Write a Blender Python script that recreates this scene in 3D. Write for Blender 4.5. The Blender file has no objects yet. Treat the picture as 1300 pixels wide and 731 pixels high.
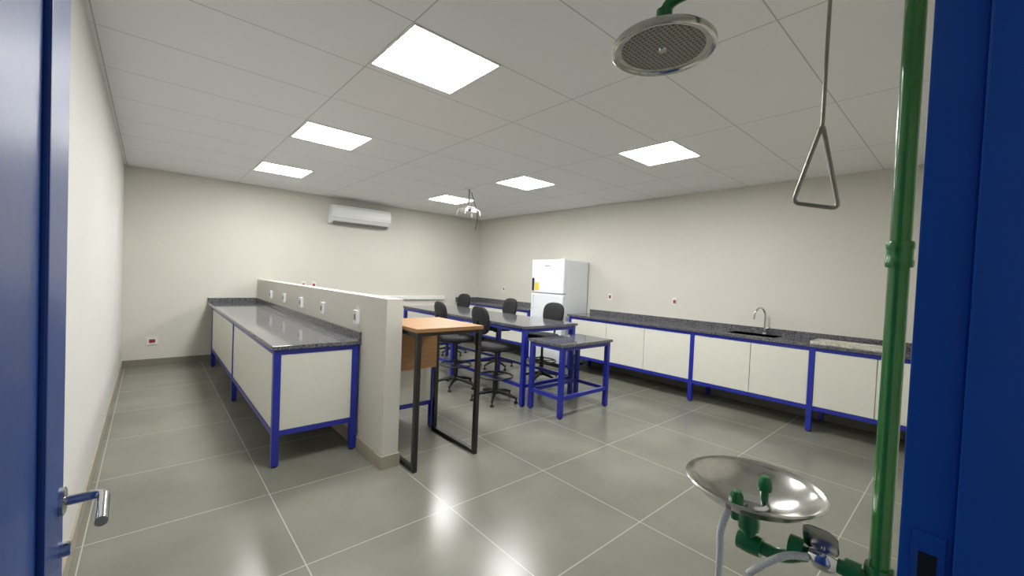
import bpy, bmesh, math, random
from mathutils import Vector, Matrix
random.seed(3)
S = bpy.context.scene
COL = S.collection

# ---------------------------------------------------------------- materials
def lin(c):
    return tuple(((x/255)/12.92 if x/255 <= 0.04045 else ((x/255+0.055)/1.055)**2.4) for x in c)
def base_mat(name):
    m = bpy.data.materials.new(name); m.use_nodes = True
    nt = m.node_tree
    return m, nt, nt.nodes["Principled BSDF"]
def mat(name, rgb, rough=0.5, metal=0.0, var=0.04, scale=8.0, bump=0.0, coat=0.0, bscale=None):
    m, nt, b = base_mat(name)
    c = lin(rgb)
    tc = nt.nodes.new("ShaderNodeTexCoord")
    n = nt.nodes.new("ShaderNodeTexNoise"); n.inputs["Scale"].default_value = scale
    n.inputs["Detail"].default_value = 4
    nt.links.new(tc.outputs["Object"], n.inputs["Vector"])
    r = nt.nodes.new("ShaderNodeValToRGB")
    r.color_ramp.elements[0].position = 0.3; r.color_ramp.elements[1].position = 0.7
    r.color_ramp.elements[0].color = (*[max(0, x*(1-var)) for x in c], 1)
    r.color_ramp.elements[1].color = (*[min(1, x*(1+var)) for x in c], 1)
    nt.links.new(n.outputs["Fac"], r.inputs["Fac"])
    nt.links.new(r.outputs["Color"], b.inputs["Base Color"])
    b.inputs["Roughness"].default_value = rough
    b.inputs["Metallic"].default_value = metal
    b.inputs["Coat Weight"].default_value = coat
    if bump > 0:
        n2 = nt.nodes.new("ShaderNodeTexNoise"); n2.inputs["Scale"].default_value = bscale or 60
        nt.links.new(tc.outputs["Object"], n2.inputs["Vector"])
        bp = nt.nodes.new("ShaderNodeBump"); bp.inputs["Strength"].default_value = bump
        bp.inputs["Distance"].default_value = 0.004
        nt.links.new(n2.outputs["Fac"], bp.inputs["Height"])
        nt.links.new(bp.outputs["Normal"], b.inputs["Normal"])
    return m
def math_node(nt, op, a, b=None):
    n = nt.nodes.new("ShaderNodeMath"); n.operation = op
    for i, v in enumerate((a, b)):
        if v is None: continue
        if isinstance(v, (int, float)): n.inputs[i].default_value = v
        else: nt.links.new(v, n.inputs[i])
    return n.outputs[0]
def grid_line(nt, x0, px, y0, py, w):
    g = nt.nodes.new("ShaderNodeNewGeometry")
    s = nt.nodes.new("ShaderNodeSeparateXYZ"); nt.links.new(g.outputs["Position"], s.inputs[0])
    res = []
    for o, o0, p in ((s.outputs[0], x0, px), (s.outputs[1], y0, py)):
        f = math_node(nt, 'FRACT', math_node(nt, 'DIVIDE', math_node(nt, 'SUBTRACT', o, o0 - 50*p), p))
        d = math_node(nt, 'MULTIPLY', math_node(nt, 'MINIMUM', f, math_node(nt, 'SUBTRACT', 1.0, f)), p)
        res.append(math_node(nt, 'LESS_THAN', d, w/2))
    return math_node(nt, 'MAXIMUM', res[0], res[1]), g
def floor_mat():
    m, nt, b = base_mat("porcelain_floor_tile")
    line, g = grid_line(nt, 0.62, 0.86, 1.335, 0.85, 0.006)
    n = nt.nodes.new("ShaderNodeTexNoise"); n.inputs["Scale"].default_value = 1.6
    n.inputs["Detail"].default_value = 6; n.inputs["Roughness"].default_value = 0.5
    nt.links.new(g.outputs["Position"], n.inputs["Vector"])
    r = nt.nodes.new("ShaderNodeValToRGB")
    r.color_ramp.elements[0].position = 0.25; r.color_ramp.elements[1].position = 0.75
    r.color_ramp.elements[0].color = (*lin((113, 113, 103)), 1)
    r.color_ramp.elements[1].color = (*lin((134, 134, 123)), 1)
    nt.links.new(n.outputs["Fac"], r.inputs["Fac"])
    mx = nt.nodes.new("ShaderNodeMixRGB"); nt.links.new(line, mx.inputs[0])
    nt.links.new(r.outputs["Color"], mx.inputs[1]); mx.inputs[2].default_value = (*lin((176, 175, 162)), 1)
    nt.links.new(mx.outputs[0], b.inputs["Base Color"])
    rr = nt.nodes.new("ShaderNodeMapRange"); rr.inputs[3].default_value = 0.18; rr.inputs[4].default_value = 0.3
    nt.links.new(n.outputs["Fac"], rr.inputs[0]); nt.links.new(rr.outputs[0], b.inputs["Roughness"])
    return m
def ceiling_mat():
    m, nt, b = base_mat("ceiling_tile")
    line, g = grid_line(nt, 1.035, 1.29, 2.05, 0.665, 0.007)
    mx = nt.nodes.new("ShaderNodeMixRGB"); nt.links.new(line, mx.inputs[0])
    mx.inputs[1].default_value = (*lin((234, 235, 235)), 1); mx.inputs[2].default_value = (*lin((186, 186, 184)), 1)
    nt.links.new(mx.outputs[0], b.inputs["Base Color"]); b.inputs["Roughness"].default_value = 0.7
    return m
def granite_mat():
    m, nt, b = base_mat("grey_granite")
    tc = nt.nodes.new("ShaderNodeTexCoord")
    v = nt.nodes.new("ShaderNodeTexVoronoi"); v.inputs["Scale"].default_value = 130
    nt.links.new(tc.outputs["Object"], v.inputs["Vector"])
    n = nt.nodes.new("ShaderNodeTexNoise"); n.inputs["Scale"].default_value = 90; n.inputs["Detail"].default_value = 6
    nt.links.new(tc.outputs["Object"], n.inputs["Vector"])
    sep = nt.nodes.new("ShaderNodeSeparateColor"); nt.links.new(v.outputs["Color"], sep.inputs[0])
    mixv = math_node(nt, 'ADD', math_node(nt, 'MULTIPLY', sep.outputs[0], 0.6), math_node(nt, 'MULTIPLY', n.outputs["Fac"], 0.4))
    r = nt.nodes.new("ShaderNodeValToRGB")
    r.color_ramp.elements[0].position = 0.2; r.color_ramp.elements[1].position = 0.8
    r.color_ramp.elements[0].color = (*lin((42, 43, 48)), 1)
    r.color_ramp.elements[1].color = (*lin((122, 122, 127)), 1)
    nt.links.new(mixv, r.inputs["Fac"]); nt.links.new(r.outputs["Color"], b.inputs["Base Color"])
    b.inputs["Roughness"].default_value = 0.08
    return m
def wood_mat():
    m, nt, b = base_mat("wood_laminate")
    tc = nt.nodes.new("ShaderNodeTexCoord")
    mp = nt.nodes.new("ShaderNodeMapping"); mp.inputs["Scale"].default_value = (3, 40, 40)
    nt.links.new(tc.outputs["Object"], mp.inputs[0])
    n = nt.nodes.new("ShaderNodeTexNoise"); n.inputs["Scale"].default_value = 1.3; n.inputs["Detail"].default_value = 6
    n.inputs["Distortion"].default_value = 0.8
    nt.links.new(mp.outputs[0], n.inputs["Vector"])
    r = nt.nodes.new("ShaderNodeValToRGB")
    r.color_ramp.elements[0].color = (*lin((138, 98, 60)), 1); r.color_ramp.elements[1].color = (*lin((182, 138, 92)), 1)
    nt.links.new(n.outputs["Fac"], r.inputs["Fac"]); nt.links.new(r.outputs["Color"], b.inputs["Base Color"])
    b.inputs["Roughness"].default_value = 0.4
    return m
def emis_mat(name, rgb, s):
    m, nt, b = base_mat(name)
    b.inputs["Base Color"].default_value = (.9, .9, .9, 1)
    b.inputs["Emission Color"].default_value = (*rgb, 1); b.inputs["Emission Strength"].default_value = s
    return m
def perforated_mat():
    m, nt, b = base_mat("perforated_steel")
    tc = nt.nodes.new("ShaderNodeTexCoord")
    v = nt.nodes.new("ShaderNodeTexVoronoi"); v.inputs["Scale"].default_value = 75; v.inputs["Randomness"].default_value = 0.15
    v.voronoi_dimensions = '2D'
    nt.links.new(tc.outputs["Object"], v.inputs["Vector"])
    l = math_node(nt, 'LESS_THAN', v.outputs["Distance"], 0.27)
    mx = nt.nodes.new("ShaderNodeMixRGB"); nt.links.new(l, mx.inputs[0])
    mx.inputs[1].default_value = (*lin((138, 136, 128)), 1); mx.inputs[2].default_value = (*lin((60, 58, 53)), 1)
    nt.links.new(mx.outputs[0], b.inputs["Base Color"])
    b.inputs["Metallic"].default_value = 0.6; b.inputs["Roughness"].default_value = 0.4
    return m

M_WALL = mat("beige_wall_paint", (209, 206, 196), 0.75, var=0.015, scale=2, bump=0.05, bscale=120)
M_WALLW = mat("white_wall_paint", (213, 211, 207), 0.7, var=0.015, scale=2, bump=0.05, bscale=120)
M_FLOOR = floor_mat(); M_CEIL = ceiling_mat(); M_GRAN = granite_mat(); M_WOOD = wood_mat()
M_BASE = mat("grey_skirting_tile", (128, 124, 112), 0.4, var=0.06)
M_BASEB = mat("beige_skirting_tile", (166, 158, 142), 0.4, var=0.05)
M_BLUE = mat("blue_enamel_steel", (28, 42, 156), 0.35, var=0.05, coat=0.3)
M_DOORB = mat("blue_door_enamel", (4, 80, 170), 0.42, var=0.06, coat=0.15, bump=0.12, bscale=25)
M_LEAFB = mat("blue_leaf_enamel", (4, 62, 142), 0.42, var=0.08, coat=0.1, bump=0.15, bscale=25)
M_PANEL = mat("white_laminate", (220, 219, 208), 0.4, var=0.01)
M_WHITE = mat("white_plastic", (226, 227, 225), 0.35, var=0.01)
M_FRIDGE = mat("white_fridge_enamel", (226, 230, 234), 0.25, var=0.01)
M_BLACK = mat("black_plastic", (20, 20, 22), 0.45, var=0.1)
M_FABRIC = mat("black_upholstery", (24, 24, 27), 0.75, var=0.15, scale=60, bump=0.2, bscale=300)
M_BLKMET = mat("black_steel", (26, 25, 24), 0.4, var=0.1, coat=0.2)
M_GREEN = mat("green_pvc_pipe", (34, 112, 44), 0.25, var=0.1, coat=0.4)
M_GREEN2 = mat("green_fitting", (22, 108, 56), 0.3, var=0.1, coat=0.3)
M_STEEL = mat("brushed_steel", (194, 193, 189), 0.2, 1.0, var=0.08, scale=40)
M_CHROME = mat("chrome", (205, 205, 208), 0.1, 1.0, var=0.02)
M_STEELD = mat("dull_steel_rod", (150, 145, 135), 0.4, 0.8, var=0.08)
M_HOSE = mat("braided_white_hose", (205, 208, 205), 0.4, var=0.15, scale=200)
M_PERF = perforated_mat()
M_RED = mat("red_socket_insert", (150, 40, 40), 0.5)
M_YEL = mat("yellow_label", (228, 200, 50), 0.6)
M_GREY = mat("grey_plastic", (120, 122, 124), 0.5)
M_MARB = mat("speckled_light_stone", (205, 203, 190), 0.3, var=0.35, scale=45)
M_EMIT = emis_mat("led_diffuser", (1.0, 0.997, 0.975), 43.0)

# ---------------------------------------------------------------- builders
class G:
    """one real object: an Empty (origin at its base) with its parts as children"""
    def __init__(s, name, loc=(0, 0, 0), rot=0.0, local=False):
        s.e = bpy.data.objects.new(name, None); COL.objects.link(s.e)
        s.e.empty_display_size = 0.1
        s.e.location = loc; s.e.rotation_euler = (0, 0, rot)
        s.off = Vector((0, 0, 0)) if local else Vector(loc)
    def add(s, bm, name, m, smooth=False):
        bmesh.ops.translate(bm, verts=bm.verts, vec=-s.off)
        o = finish(bm, name, m, smooth); o.parent = s.e; return o
    def box(s, name, a, b, m, bev=0.0):
        return s.add(box_bm(a, b, bev), name, m)
    def tube(s, name, pts, r, m, fil=0.0, n=14, closed=False):
        return s.add(sweep_bm(fillet(pts, fil, closed) if fil else [Vector(p) for p in pts], r, n, closed), name, m, True)
    def lathe(s, name, prof, c, m, n=48, axis='Z'):
        return s.add(lathe_bm(prof, c, n, axis), name, m, True)
def finish(bm, name, m, smooth=False):
    bmesh.ops.recalc_face_normals(bm, faces=bm.faces)
    me = bpy.data.meshes.new(name); bm.to_mesh(me); bm.free()
    me.materials.append(m)
    if smooth:
        for p in me.polygons: p.use_smooth = True
        try: me.set_sharp_from_angle(angle=math.radians(40))
        except Exception: pass
    o = bpy.data.objects.new(name, me); COL.objects.link(o); return o
def box_bm(a, b, bev=0.0, bm=None):
    bm2 = bmesh.new()
    bmesh.ops.create_cube(bm2, size=1)
    c = [(a[i]+b[i])/2 for i in range(3)]; d = [abs(b[i]-a[i]) for i in range(3)]
    for v in bm2.verts: v.co = Vector([c[i]+v.co[i]*d[i] for i in range(3)])
    if bev > 0:
        bmesh.ops.bevel(bm2, geom=list(bm2.edges), offset=min(bev, min(d)*0.45), segments=2, affect='EDGES', profile=0.7)
    if bm is None: return bm2
    me = bpy.data.meshes.new("t"); bm2.to_mesh(me); bm2.free(); bm.from_mesh(me); bpy.data.meshes.remove(me)
    return bm
def boxes_bm(lst, bev=0.0):
    bm = bmesh.new()
    for a, b in lst: box_bm(a, b, bev, bm)
    return bm
def fillet(pts, rad, closed=False, seg=6):
    P = [Vector(p) for p in pts]; out = []; n = len(P)
    for i in range(n):
        if not closed and i in (0, n-1): out.append(P[i]); continue
        p0, p1, p2 = P[i-1], P[i], P[(i+1) % n]
        d0, d2 = (p0-p1), (p2-p1)
        r = min(rad, d0.length*0.48, d2.length*0.48)
        a, b = p1+d0.normalized()*r, p1+d2.normalized()*r
        for k in range(seg+1):
            t = k/seg; out.append(a*(1-t)**2+p1*2*t*(1-t)+b*t*t)
    return out
def sweep_bm(pts, r, n=14, closed=False):
    bm = bmesh.new(); N = len(pts); rings = []
    up = None
    for i in range(N):
        if closed: t = pts[(i+1) % N]-pts[i-1]
        else: t = pts[min(i+1, N-1)]-pts[max(i-1, 0)]
        t.normalize()
        if up is None:
            up = Vector((0, 0, 1)) if abs(t.z) < 0.9 else Vector((1, 0, 0))
        x = (up - t*up.dot(t)); x.normalize(); up = x; y = t.cross(x)
        rr = r[i] if isinstance(r, (list, tuple)) else r
        rings.append([bm.verts.new(pts[i]+(x*math.cos(2*math.pi*k/n)+y*math.sin(2*math.pi*k/n))*rr) for k in range(n)])
    for i in range(N if closed else N-1):
        A, B = rings[i], rings[(i+1) % N]
        for k in range(n): bm.faces.new((A[k], A[(k+1) % n], B[(k+1) % n], B[k]))
    if not closed: bm.faces.new(rings[0]); bm.faces.new(rings[-1])
    return bm
def lathe_bm(prof, c, n=48, axis='Z'):
    bm = bmesh.new(); rings = []
    for (r, z) in prof:
        ring = []
        for k in range(n):
            a = 2*math.pi*k/n; p = (max(r, 1e-4)*math.cos(a), max(r, 1e-4)*math.sin(a), z)
            if axis == 'X': p = (p[2], p[0], p[1])
            if axis == 'Y': p = (p[0], p[2], p[1])
            ring.append(bm.verts.new(Vector(p)+Vector(c)))
        rings.append(ring)
    for i in range(len(rings)-1):
        for k in range(n):
            bm.faces.new((rings[i][k], rings[i][(k+1) % n], rings[i+1][(k+1) % n], rings[i+1][k]))
    bm.faces.new(rings[0]); bm.faces.new(rings[-1])
    return bm
def pad_bm(w, d, t, e=3.0, n=36, mtx=None, bend=0.0):
    bm = bmesh.new(); rings = []
    for sc, z in ((0.55, -.5), (0.9, -.48), (0.98, -.3), (1, 0), (0.97, .28), (0.88, .46), (0.5, .5)):
        ring = []
        for k in range(n):
            a = 2*math.pi*k/n; ca, sa = math.cos(a), math.sin(a)
            x = math.copysign(abs(ca)**(2/e), ca)*w/2*sc; y = math.copysign(abs(sa)**(2/e), sa)*d/2*sc
            v = Vector((x, y, z*t + bend*x*x))
            ring.append(bm.verts.new(mtx @ v if mtx else v))
        rings.append(ring)
    for i in range(len(rings)-1):
        for k in range(n):
            bm.faces.new((rings[i][k], rings[i][(k+1) % n], rings[i+1][(k+1) % n], rings[i+1][k]))
    bm.faces.new(rings[0]); bm.faces.new(rings[-1])
    return bm
def prism_bm(poly, axis, a0, a1):
    """poly of 2D points extruded along axis"""
    bm = bmesh.new()
    def P(u, v, w):
        return {'X': (w, u, v), 'Y': (u, w, v), 'Z': (u, v, w)}[axis]
    A = [bm.verts.new(P(u, v, a0)) for u, v in poly]; B = [bm.verts.new(P(u, v, a1)) for u, v in poly]
    n = len(poly)
    for i in range(n): bm.faces.new((A[i], A[(i+1) % n], B[(i+1) % n], B[i]))
    bm.faces.new(A); bm.faces.new(B)
    return bm

# ---------------------------------------------------------------- room
XL, XR, YB, H = -0.28, 5.90, 7.90, 2.84
YF = 0.055                       # inner face of the door wall
DX0, DX1, DH = -0.15, 0.90, 2.18 # opening
finish(box_bm((-2.2, -2.2, -0.1), (XR+0.15, YB+0.15, 0)), "floor", M_FLOOR)
finish(box_bm((XL-0.15, -0.1, H), (XR+0.15, YB+0.15, H+0.1)), "ceiling", M_CEIL)
finish(box_bm((XL-0.15, -0.1, 0), (XL, YB, H)), "wall_left", M_WALLW)
finish(box_bm((XL-0.15, YB, 0), (XR+0.15, YB+0.15, H)), "wall_back", M_WALL)
finish(box_bm((XR, -0.1, 0), (XR+0.15, YB, H)), "wall_right", M_WALL)
finish(boxes_bm([((XL, -0.1, 0), (DX0, YF, H)), ((DX1, -0.1, 0), (XR, YF, H)), ((DX0, -0.1, DH), (DX1, YF, H))]), "wall_front", M_WALL)
PX0, PX1, PY, PH = 1.345, 1.475, 2.93, 1.30
finish(box_bm((PX0, PY, 0), (PX1, YB, PH), 0.0), "wall_partition", M_WALL)
bt, bh = 0.012, 0.10
finish(box_bm((XL, YF, 0), (XL+bt, YB, bh)), "baseboard_left", M_BASEB)
finish(box_bm((XL+bt, YB-bt, 0), (XR-bt, YB, bh)), "baseboard_back", M_BASE)
finish(box_bm((XR-bt, YF, 0), (XR, YB-bt, bh)), "baseboard_right", M_BASE)
finish(box_bm((DX1+.02, YF, 0), (XR-bt, YF+bt, bh)), "baseboard_front", M_BASE)
finish(boxes_bm([((PX0-bt, PY-bt, 0), (PX1+bt, PY, bh)), ((PX0-bt, PY, 0), (PX0, YB-bt, bh)), ((PX1, PY, 0), (PX1+bt, YB-bt, bh))]),
       "baseboard_partition", M_BASEB)

# door frame
g = G("trim_1", (0.4, 0, 0))
g.box("jamb_right_inner", (0.88, 0.004, 0), (0.915, 0.062, DH), M_DOORB, 0.003)
g.box("jamb_right_outer", (0.862, -0.13, 0), (0.915, 0.004, DH), M_DOORB, 0.003)
g.box("jamb_left", (DX0-0.012, -0.13, 0), (-0.118, 0.062, DH), M_DOORB, 0.003)
g.box("head", (-0.118, -0.13, DH-0.03), (0.88, 0.062, DH), M_DOORB, 0.003)
g.box("strike_plate", (0.8775, 0.012, 1.045), (0.8805, 0.048, 1.145), M_DOORB, 0.001)
g.box("strike_hole", (0.877, 0.02, 1.075), (0.8790, 0.04, 1.115), M_BLACK)
g.box("strike_lip", (0.8768, 0.040, 1.070), (0.8785, 0.046, 1.120), M_CHROME)
# open door leaf (hinged on the left jamb)
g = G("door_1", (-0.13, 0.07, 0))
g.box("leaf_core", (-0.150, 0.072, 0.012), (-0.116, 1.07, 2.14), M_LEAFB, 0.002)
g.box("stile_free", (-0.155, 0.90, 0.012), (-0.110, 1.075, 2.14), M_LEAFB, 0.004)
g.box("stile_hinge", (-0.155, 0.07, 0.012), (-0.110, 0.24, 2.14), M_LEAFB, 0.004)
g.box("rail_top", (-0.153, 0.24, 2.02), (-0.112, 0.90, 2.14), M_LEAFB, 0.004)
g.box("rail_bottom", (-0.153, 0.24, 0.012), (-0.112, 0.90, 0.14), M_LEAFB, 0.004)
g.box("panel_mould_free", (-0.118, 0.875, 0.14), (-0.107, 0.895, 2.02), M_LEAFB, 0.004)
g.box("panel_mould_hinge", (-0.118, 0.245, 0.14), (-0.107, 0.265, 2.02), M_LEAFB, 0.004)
g.box("lock_face", (-0.142, 1.074, 1.0), (-0.122, 1.0775, 1.2), M_STEEL, 0.001)
g.lathe("rose", [(0, 0), (0.024, 0), (0.024, 0.006), (0.02, 0.008), (0, 0.008)], (-0.110, 1.03, 1.08), M_CHROME, 24, 'X')
g.tube("lever", [(-0.104, 1.03, 1.08), (-0.055, 1.03, 1.08), (-0.052, 0.92, 1.078)], 0.0085, M_CHROME, 0.018)
g.lathe("lock_cylinder", [(0, 0), (0.013, 0), (0.013, 0.014), (0, 0.014)], (-0.110, 1.04, 0.99), M_CHROME, 20, 'X')
g.tube("lever_back", [(-0.155, 1.03, 1.08), (-0.195, 1.03, 1.08), (-0.198, 0.92, 1.078)], 0.0085, M_CHROME, 0.018)

# ---------------------------------------------------------------- ceiling lights
for (x, y) in [(1.035, 2.05), (1.045, 4.07), (1.045, 6.05), (3.61, 1.93), (3.64, 3.97), (3.68, 5.93)]:
    g = G("ceiling_light_panel", (x+.305, y+.295, H))
    w, d = 0.61, 0.59
    fr = 0.012
    g.add(boxes_bm([((x, y, H-.008), (x+w, y+fr, H)), ((x, y+d-fr, H-.008), (x+w, y+d, H)),
                    ((x, y+fr, H-.008), (x+fr, y+d-fr, H)), ((x+w-fr, y+fr, H-.008), (x+w, y+d-fr, H))]), "frame", M_WHITE)
    g.box("diffuser", (x+fr, y+fr, H-.006), (x+w-fr, y+d-fr, H-.001), M_EMIT)

# ---------------------------------------------------------------- outlets
def outlet(p, n, w=0.075, h=0.115, red=True, t=0.01):
    """p centre on wall, n = inward wall normal 'x+','x-','y-'"""
    g = G("wall_outlet", p)
    x, y, z = p
    def b(name, hw, hh, t0, t1, m, dz=0, bev=0.0):
        if n == 'y-': a, c = (x-hw, y-t1, z-hh+dz), (x+hw, y-t0, z+hh+dz)
        elif n == 'x-': a, c = (x-t1, y-hw, z-hh+dz), (x-t0, y+hw, z+hh+dz)
        else: a, c = (x+t0, y-hw, z-hh+dz), (x+t1, y+hw, z+hh+dz)
        g.box(name, a, c, m, bev)
    b("plate", w/2, h/2, 0, t, M_WHITE, 0, 0.003)
    b("socket_a", w*.26, h*.22, t-.002, t+.002, M_RED if red else M_GREY)
for y in (2.98, 4.13, 6.93, 0.37):
    outlet((XR, y, 1.25), 'x-')
outlet((0.045, YB, 0.36), 'y-', 0.13, 0.11)
outlet((2.05, YB, 1.22), 'y-'); outlet((2.22, YB, 1.22), 'y-')
for y in (3.49, 4.40, 5.2, 6.0, 6.78):
    outlet((PX0, y, 1.11), 'x-', 0.075, 0.115, False, 0.03)

# ---------------------------------------------------------------- lab benches
def bench(name, x0, x1, y0, y1, zt, front, legs, seams, splash, sink=None):
    """cabinet bench running along y. front: -1 => doors on x0 side, +1 => doors on x1 side"""
    g = G(name, ((x0+x1)/2, (y0+y1)/2, 0))
    st = 0.03
    if sink is None:
        g.box("granite_top", (x0, y0, zt-st), (x1, y1, zt), M_GRAN, 0.003)
    else:
        sx0, sx1, sy0, sy1 = sink
        g.add(boxes_bm([((x0, y0, zt-st), (x1, sy0, zt)), ((x0, sy1, zt-st), (x1, y1, zt)),
                        ((x0, sy0, zt-st), (sx0, sy1, zt)), ((sx1, sy0, zt-st), (x1, sy1, zt))]), "granite_top", M_GRAN)
        g.add(boxes_bm([((sx0-.004, sy0-.004, zt-.2), (sx0, sy1+.004, zt+.002)), ((sx1, sy0-.004, zt-.2), (sx1+.004, sy1+.004, zt+.002)),
                        ((sx0, sy0-.004, zt-.2), (sx1, sy0, zt+.002)), ((sx0, sy1, zt-.2), (sx1, sy1+.004, zt+.002)),
                        ((sx0, sy0, zt-.204), (sx1, sy1, zt-.2))]), "sink_bowl", M_STEEL)
    for i, (a, b) in enumerate(splash): g.box("backsplash_%d" % i, a, b, M_GRAN, 0.002)
    L = 0.05; ins = 0.015
    xf = x0+ins if front < 0 else x1-ins-L       # front leg x
    xb = x1-ins-L if front < 0 else x0+ins
    zr = zt-st
    for i, y in enumerate(legs):
        for j, xx in enumerate((xf, xb)):
            g.box("leg_%d_%d" % (i, j), (xx, y, 0.012), (xx+L, y+L, zr), M_BLUE, 0.003)
            g.lathe("foot_%d_%d" % (i, j), [(0, 0), (0.022, 0), (0.022, 0.008), (0.012, 0.01), (0.012, 0.014), (0, 0.014)], (xx+L/2, y+L/2, 0), M_BLACK, 16)
        g.box("cross_low_%d" % i, (min(xf, xb)+L, y+.005, 0.235), (max(xf, xb), y+L-.005, 0.275), M_BLUE, 0.002)
        g.box("cross_top_%d" % i, (min(xf, xb)+L, y+.005, zr-.04), (max(xf, xb), y+L-.005, zr), M_BLUE, 0.002)
    ya, yb = legs[0]+L, legs[-1]
    for j, xx in enumerate((xf, xb)):
        g.box("rail_top_%d" % j, (xx+.004, ya, zr-.04), (xx+L-.004, yb, zr), M_BLUE, 0.002)
        g.box("rail_low_%d" % j, (xx+.004, ya, 0.235), (xx+L-.004, yb, 0.275), M_BLUE, 0.002)
    # carcass + end panel
    cx0, cx1 = min(xf, xb)+.02, max(xf, xb)+L-.02
    top = zr-.042 if sink is None else zt-.22
    g.box("cabinet_carcass", (cx0+.01, legs[0]+.02, 0.277), (cx1-.01, legs[-1]+L-.02, top), M_PANEL)
    for i in (0, len(legs)-1):
        yy = legs[i]+(0.008 if i == 0 else L-.02)
        g.box("end_panel_%d" % i, (min(xf, xb)+L+.001, yy, 0.277), (max(xf, xb)-.001, yy+.012, zr-.042), M_PANEL)
    # doors
    edges = []
    for a, b in zip(legs[:-1], legs[1:]):
        pts = [a+L] + [s for s in seams if a+L < s < b] + [b]
        edges += list(zip(pts[:-1], pts[1:]))
    for i, (a, b) in enumerate(edges):
        if front < 0: g.box("cabinet_door_%d" % i, (xf+.008, a+.003, 0.28), (xf+.026, b-.003, zr-.045), M_PANEL, 0.002)
        else: g.box("cabinet_door_%d" % i, (xf+L-.026, a+.003, 0.28), (xf+L-.008, b-.003, zr-.045), M_PANEL, 0.002)
    return g
zt = 0.92
bench("lab_bench", 0.685, PX0-.002, 3.40, YB-.002, zt, -1, [3.415, 5.39, 7.40], [],
      [((PX0-.024, 3.40, zt), (PX0-.002, YB-.03, zt+.07)), ((0.685, YB-.024, zt), (PX0-.002, YB-.002, zt+.07))])
bench("lab_bench", PX1+.002, 2.145, 3.46, YB-.002, zt, 1, [3.475, 5.4, 7.4], [4.4, 6.4],
      [((PX1+.002, 3.46, zt), (PX1+.024, YB-.03, zt+.07)), ((PX1+.002, YB-.024, zt), (2.145, YB-.002, zt+.07))])
zr_ = 0.935
bench("sink_bench", 5.27, XR-.002, YF+.03, 4.53, zr_, -1, [0.10, 1.10, 2.385, 4.45], [0.6, 1.72, 3.1, 3.75],
      [((XR-.024, YF+.03, zr_), (XR-.002, 4.53, zr_+.07))], sink=(5.40, 5.74, 1.52, 2.05))
bench("corner_bench", 5.27, XR-.002, 5.45, YB-.002, zr_, -1, [5.47, 7.6], [6.2, 6.9],
      [((XR-.024, 5.45, zr_), (XR-.002, YB-.03, zr_+.07)), ((5.27, YB-.024, zr_), (XR-.002, YB-.002, zr_+.07))])
g = G("sink_faucet", (5.81, 1.74, zr_))
g.lathe("faucet_base", [(0, 0), (0.026, 0), (0.024, 0.012), (0.014, 0.02), (0.014, 0.07), (0, 0.07)], (5.81, 1.74, zr_), M_CHROME, 24)
arc = [(5.81, 1.74, zr_+.05), (5.81, 1.74, zr_+.24)]
arc += [(5.81-.085+.085*math.cos(t*math.pi/10), 1.74+.07*t/10, zr_+.24+.085*math.sin(t*math.pi/10)) for t in range(1, 11)]
arc += [(5.64, 1.812, zr_+.18)]
g.tube("gooseneck", arc, 0.011, M_CHROME)
g.tube("handle", [(5.81, 1.735, zr_+.06), (5.81, 1.68, zr_+.09)], 0.006, M_CHROME)
g = G("stone_tray", (5.55, 0.88, zr_))
g.box("slab", (5.34, 0.56, zr_), (5.72, 1.16, zr_+.018), M_MARB, 0.004)
g.add(boxes_bm([((5.34, .56, zr_+.018), (5.36, 1.16, zr_+.026)), ((5.70, .56, zr_+.018), (5.72, 1.16, zr_+.026)),
                ((5.36, .56, zr_+.018), (5.70, .58, zr_+.026)), ((5.36, 1.14, zr_+.018), (5.70, 1.16, zr_+.026))]), "rim", M_MARB)
# white cable trunking on the back wall beyond the island
g = G("cable_trunking", (4.2, YB-.02, .96))
g.box("duct", (3.35, YB-.045, .955), (4.95, YB-.001, 1.035), M_WHITE, .004)
g.box("cover_strip", (3.36, YB-.049, .965), (4.94, YB-.044, 1.025), M_WHITE, .002)
g.box("end_cap", (4.95, YB-.047, .953), (4.958, YB-.001, 1.037), M_WHITE, .002)

# ---------------------------------------------------------------- open tables
def table(name, x0, x1, y0, y1, zt, ys, low, midrail=True):
    g = G(name, ((x0+x1)/2, (y0+y1)/2, 0)); L = 0.05; st = 0.03; ins = .02
    g.box("granite_top", (x0, y0, zt-st), (x1, y1, zt), M_GRAN, 0.003)
    zr = zt-st; xa, xb = x0+ins, x1-ins-L
    for i, y in enumerate(ys):
        for j, xx in enumerate((xa, xb)):
            g.box("leg_%d_%d" % (i, j), (xx, y, 0.012), (xx+L, y+L, zr), M_BLUE, 0.003)
            g.lathe("foot_%d_%d" % (i, j), [(0, 0), (0.022, 0), (0.022, 0.008), (0.012, 0.01), (0.012, 0.014), (0, 0.014)], (xx+L/2, y+L/2, 0), M_BLACK, 16)
        g.box("apron_x_%d" % i, (xa+L, y+.005, zr-.045), (xb, y+L-.005, zr), M_BLUE, .002)
        g.box("low_x_%d" % i, (xa+L, y+.005, low), (xb, y+L-.005, low+.04), M_BLUE, .002)
    for j, xx in enumerate((xa, xb)):
        g.box("apron_y_%d" % j, (xx+.004, ys[0]+L, zr-.045), (xx+L-.004, ys[-1], zr), M_BLUE, .002)
        if midrail: g.box("low_y_%d" % j, (xx+.004, ys[0]+L, low), (xx+L-.004, ys[-1], low+.04), M_BLUE, .002)
    return g
table("island_table", 3.25, 4.20, 3.42, 6.50, 0.945, [3.44, 4.93, 6.42], 0.22)
table("side_table", 3.30, 4.20, 2.87, 3.41, 0.81, [2.89, 3.345], 0.20)

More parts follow.
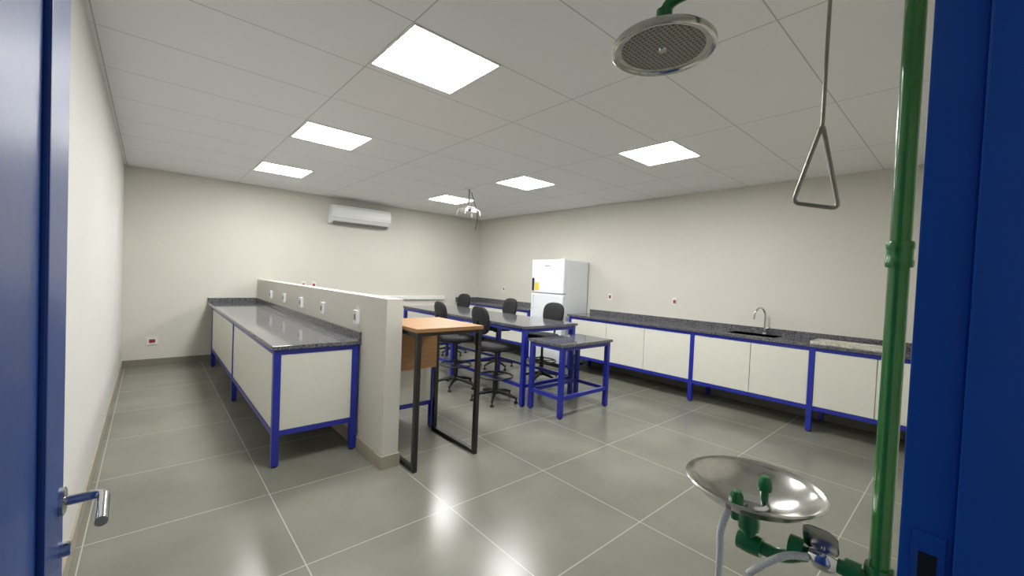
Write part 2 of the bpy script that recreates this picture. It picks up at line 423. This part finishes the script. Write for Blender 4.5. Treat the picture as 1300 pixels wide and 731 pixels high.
# wooden podium table with black frame
g = G("podium_table", (1.81, 3.08, 0))
z = 1.09
g.box("top", (1.49, 2.72, z-.03), (2.11, 3.44, z), M_WOOD, .003)
g.box("back_panel", (1.53, 3.385, 0.62), (2.07, 3.403, z-.03), M_WOOD, .002)
for i, xx in enumerate((1.505, 2.07)):
    g.box("leg_front_%d" % i, (xx, 2.735, 0.0), (xx+.035, 2.775, z-.03), M_BLKMET, .003)
    g.box("leg_back_%d" % i, (xx, 3.39, 0.0), (xx+.035, 3.43, z-.03), M_BLKMET, .003)
    g.box("floor_bar_%d" % i, (xx, 2.775, 0.0), (xx+.035, 3.39, 0.035), M_BLKMET, .003)
    g.box("top_bar_%d" % i, (xx, 2.775, z-.065), (xx+.035, 3.39, z-.03), M_BLKMET, .003)
g.box("top_bar_cross", (1.54, 2.74, z-.06), (2.07, 2.77, z-.03), M_BLKMET, .003)

# ---------------------------------------------------------------- chairs
def chair(x, y, rot):
    g = G("lab_chair", (x, y, 0), rot, local=True)
    g.add(pad_bm(.44, .44, .075, 3.2, mtx=Matrix.Translation((0, 0, .66))), "seat", M_FABRIC, True)
    R = Matrix.Translation((-.25, 0, .985)) @ Matrix.Rotation(math.radians(-8), 4, 'Y') @ Matrix.Rotation(math.radians(90), 4, 'Y') @ Matrix.Rotation(math.radians(90), 4, 'Z')
    g.add(pad_bm(.38, .34, .06, 2.8, mtx=R, bend=0.45), "backrest", M_FABRIC, True)
    g.tube("back_bar", [(-.02, 0, .615), (-.24, 0, .62), (-.295, 0, .70), (-.285, 0, .98)], .014, M_BLACK, .06)
    g.lathe("mechanism", [(0, .585), (.06, .585), (.09, .625), (0, .625)], (0, 0, 0), M_BLACK, 20)
    g.lathe("gas_column", [(0, .08), (.032, .08), (.032, .36), (.018, .365), (.018, .59), (0, .59)], (0, 0, 0), M_BLACK, 20)
    pts = [(.21*math.cos(t*math.pi/16), .21*math.sin(t*math.pi/16), .30) for t in range(32)]
    g.add(sweep_bm([Vector(p) for p in pts], .011, 10, True), "foot_ring", M_BLKMET, True)
    for k in range(3):
        a = k*2*math.pi/3+.4
        g.tube("ring_spoke_%d" % k, [(.03*math.cos(a), .03*math.sin(a), .30), (.21*math.cos(a), .21*math.sin(a), .30)], .008, M_BLKMET)
    for k in range(5):
        a = k*2*math.pi/5+.3; c, s = math.cos(a), math.sin(a)
        g.add(sweep_bm([Vector((.02*c, .02*s, .115)), Vector((.16*c, .16*s, .095)), Vector((.29*c, .29*s, .06))], [.026, .021, .014], 10), "star_arm_%d" % k, M_BLACK, True)
        g.lathe("glide_%d" % k, [(0, 0), (.024, 0), (.022, .02), (.009, .03), (.009, .06), (0, .06)], (.28*c, .28*s, 0), M_BLACK, 14)
chair(3.19, 3.84, -0.15); chair(3.13, 4.62, -0.2)
chair(4.38, 4.22, math.pi+.1); chair(4.38, 5.28, math.pi-.1); chair(4.38, 6.62, math.pi+.05)

# ---------------------------------------------------------------- fridge
x0, x1, y0, y1, hh = 5.22, 5.87, 4.60, 5.37, 1.85
g = G("refrigerator", ((x0+x1)/2, (y0+y1)/2, 0))
g.box("body", (x0+.07, y0, .04), (x1, y1, hh-.01), M_FRIDGE, .012)
g.box("freezer_door", (x0, y0, 1.26), (x0+.066, y1, hh), M_FRIDGE, .02)
g.box("main_door", (x0, y0, .07), (x0+.066, y1, 1.25), M_FRIDGE, .02)
g.box("toe_kick", (x0+.03, y0+.02, .0), (x1-.02, y1-.02, .07), M_BLACK)
g.box("freezer_handle", (x0-.022, y1-.07, 1.29), (x0+.002, y1-.035, 1.52), M_BLACK, .008)
g.box("main_handle", (x0-.022, y1-.07, .98), (x0+.002, y1-.035, 1.22), M_FRIDGE, .008)
g.box("hinge_cover", (x0+.02, y0+.03, hh), (x0+.1, y0+.1, hh+.015), M_WHITE, .004)
g.box("energy_label", (x0-.001, y1-.19, 1.30), (x0+.001, y1-.09, 1.44), M_YEL)
g.box("brand_plate", (x0-.001, y0+.33, 1.73), (x0+.001, y0+.45, 1.745), M_GREY)

# ---------------------------------------------------------------- air conditioner
g = G("air_conditioner", (2.985, YB-.12, 2.36))
poly = [(YB-.002, 2.36), (YB-.10, 2.36), (YB-.185, 2.395), (YB-.215, 2.44), (YB-.225, 2.52), (YB-.215, 2.64), (YB-.19, 2.685), (YB-.15, 2.70), (YB-.002, 2.70)]
g.add(prism_bm(poly, 'X', 2.43, 3.54), "housing", M_WHITE)
g.add(prism_bm([(YB-.105, 2.352), (YB-.19, 2.388), (YB-.192, 2.396), (YB-.104, 2.362)], 'X', 2.47, 3.50), "louver", M_GREY)
g.box("seam", (2.43, YB-.2265, 2.455), (3.54, YB-.21, 2.459), M_GREY)
g.box("display", (3.36, YB-.2285, 2.50), (3.44, YB-.2245, 2.53), M_WHITE)
g.box("grille", (2.46, YB-.15, 2.70), (3.51, YB-.03, 2.704), M_GREY)

# ---------------------------------------------------------------- projector mount
px, py = 3.66, 5.22
g = G("projector_ceiling_mount", (px, py, H))
g.box("ceiling_plate", (px-.06, py-.06, H-.012), (px+.06, py+.06, H), M_WHITE, .003)
g.tube("pole", [(px, py, H-.01), (px, py, 2.56)], .014, M_GREY)
g.box("cradle_plate", (px-.07, py-.07, 2.545), (px+.07, py+.07, 2.56), M_WHITE, .003)
for k, (dx, dy) in enumerate(((1, 1), (1, -1), (-1, 1), (-1, -1))):
    g.tube("arm_%d" % k, [(px+.04*dx, py+.04*dy, 2.55), (px+.13*dx, py+.10*dy, 2.51), (px+.14*dx, py+.11*dy, 2.43)], .009, M_WHITE, .02)
g.box("projector_body", (px-.10, py-.08, 2.475), (px+.10, py+.08, 2.53), M_WHITE, .012)
g.lathe("lens", [(0, 0), (.022, 0), (.022, .025), (0, .025)], (px-.04, py-.10, 2.50), M_BLACK, 20, 'Y')
g.tube("cable", [(px+.05, py+.02, 2.80), (px+.09, py-.03, 2.62), (px+.14, py-.05, 2.42), (px+.11, py-.04, 2.22)], .006, M_BLACK, .05)

# ---------------------------------------------------------------- safety shower + eyewash
sx, sy = 1.20, 0.112
g = G("safety_shower_eyewash", (sx, sy, 0))
R = 0.0182
g.tube("riser", [(sx, sy, 0.02), (sx, sy, 2.38), (sx, .69, 2.38), (sx, .69, 2.285)], R, M_GREEN, .05, 20)
g.lathe("floor_flange", [(0, 0), (.05, 0), (.05, .012), (.024, .02), (.024, .06), (0, .06)], (sx, sy, 0), M_GREEN, 28)
def ring(name, z, h=.05, r=.0240, m=M_GREEN):
    g.lathe(name, [(R*.9, z-h/2), (r*.93, z-h/2), (r, z-h/2+.005), (r, z-h/2+.014), (r*.93, z-h/2+.017), (r*.93, z+h/2-.017), (r, z+h/2-.014), (r, z+h/2-.005), (r*.93, z+h/2), (R*.9, z+h/2)], (sx, sy, 0), m, 28)
ring("coupling_mid", 1.585, .055); ring("tee_body", .87, .075, .026, M_GREEN2); ring("elbow_top", 2.33, .05)
# head
c = (sx, .69, 0)
g.lathe("head_elbow", [(0, 2.36), (.024, 2.36), (.025, 2.33), (.022, 2.29), (.028, 2.285), (.028, 2.268), (0, 2.268)], c, M_GREEN2, 28)
g.lathe("shower_head", [(0, 2.275), (.03, 2.275), (.08, 2.268), (.135, 2.262), (.150, 2.255), (.156, 2.247), (.156, 2.232), (.152, 2.229), (.145, 2.232), (.143, 2.238), (.12, 2.24), (0, 2.24)], c, M_STEEL, 64)
g.lathe("perforated_face", [(0, 2.2385), (.125, 2.2385), (.125, 2.2395), (0, 2.2395)], c, M_PERF, 48)
g.lathe("face_boss", [(0, 2.234), (.012, 2.234), (.014, 2.2385), (0, 2.2385)], c, M_STEEL, 20)
# pull rod
ry = .262
g.box("valve_body", (sx-.026, ry-.035, 2.35), (sx+.026, ry+.035, 2.41), M_GREEN2, .008)
g.tube("valve_lever", [(sx+.026, ry, 2.38), (sx+.045, ry, 2.38), (sx+.045, ry-.05, 2.37)], .006, M_STEELD)
g.tube("pull_rod", [(sx, ry, 2.35), (sx, ry, 1.895)], .0042, M_STEELD)
u = Vector((-.21, .977, 0))
A = Vector((sx, ry, 1.90)); B1 = A+u*.050+Vector((0, 0, -.185)); B2 = A-u*.040+Vector((0, 0, -.205))
g.tube("pull_handle", [A, B1, B2], .005, M_STEELD, .016, 12, True)
# eyewash bowl
by = .370; c = (sx-.002, by-.003, 0)
kk = .95
g.lathe("eyewash_bowl", [(r*kk, z+.006) for r, z in [(0, .915), (.04, .917), (.09, .930), (.135, .952), (.158, .974), (.168, .978), (.171, .983), (.168, .986), (.158, .983), (.150, .976), (.130, .958), (.088, .937), (.04, .925), (0, .924)]], c, M_STEEL, 72)
g.lathe("drain", [(.0, .931), (.040, .932), (.042, .938), (.034, .943), (.014, .940), (0, .938)], c, M_CHROME, 32)
for k, (dx, dy, dz) in enumerate(((.035, -.022, 0.0), (-.055, .015, -.026))):
    g.lathe("nozzle_stem_%d" % k, [(0, .93+dz), (.010, .93+dz), (.010, .975+dz), (0, .975+dz)], (sx+dx, by+dy, 0), M_GREEN2, 20)
    g.lathe("nozzle_cap_%d" % k, [(0, .965+dz), (.016, .965+dz), (.017, .975+dz), (.016, .992+dz), (.010, 1.002+dz), (0, 1.003+dz)], (sx+dx, by+dy, 0), M_GREEN2, 24)
g.tube("branch", [(sx, sy, .87), (sx, .24, .87), (sx, .29, .83), (sx, by, .83), (sx, by, .922)], .0165, M_GREEN2, .035, 18)
for k, (yy, rr, w) in enumerate(((.155, .024, .03), (.262, .026, .03))):
    g.lathe("union_%d" % k, [(0, yy-w/2), (rr, yy-w/2), (rr, yy+w/2), (0, yy+w/2)], (sx, 0, .87), M_GREEN2, 24, 'Y')
g.lathe("elbow_cup", [(.0, .865), (.025, .865), (.026, .885), (.024, .905), (.032, .922), (0, .922)], (sx, by, 0), M_GREEN2, 24)
g.lathe("elbow_bottom", [(0, -.028), (.024, -.028), (.026, 0), (.024, .028), (0, .028)], (sx, by-.005, .828), M_GREEN2, 24, 'Y')
g.lathe("valve_ball", [(0, -.03), (.018, -.028), (.026, -.012), (.026, .012), (.018, .028), (0, .03)], (sx, .21, .87), M_CHROME, 28, 'Y')
g.tube("paddle_stem", [(sx, .21, .89), (sx, .21, .915)], .006, M_CHROME)
R2 = Matrix.Translation((sx-.01, .215, .915)) @ Matrix.Rotation(math.radians(62), 4, 'Y')
g.add(pad_bm(.085, .07, .004, 4, mtx=R2), "push_paddle", M_STEEL, True)
g.tube("hose_left", [(sx-.06, by+.03, .924), (sx-.07, by+.045, .87), (sx-.075, by+.04, .80), (sx-.05, by+.05, .70), (sx, by+.02, .62)], .0085, M_HOSE, .03)
g.tube("hose_right", [(sx-.045, .35, .775), (sx-.055, .31, .83), (sx-.04, .27, .865), (sx-.02, .235, .87)], .0085, M_HOSE, .03)

# ---------------------------------------------------------------- world + camera
w = bpy.data.worlds.new("world"); S.world = w; w.use_nodes = True
bg = w.node_tree.nodes["Background"]; bg.inputs[0].default_value = (.85, .93, 1.0, 1); bg.inputs[1].default_value = 0.35
try:
    S.view_settings.view_transform = 'Standard'; S.view_settings.look = 'None'
except Exception: pass
cam = bpy.data.cameras.new("camera"); co = bpy.data.objects.new("camera", cam); COL.objects.link(co)
cam.sensor_fit = 'HORIZONTAL'; cam.sensor_width = 36; cam.lens = 521/1300*36; cam.clip_start = 0.01
fwd = Vector((.6624, .7488, -.0245)).normalized()
up0 = Vector((-.0159, .0467, .9987)); right = fwd.cross(up0).normalized(); up = right.cross(fwd)
mw = Matrix((right, up, -fwd)).transposed().to_4x4(); mw.translation = (0, 0, 1.5)
co.matrix_world = mw
S.camera = co
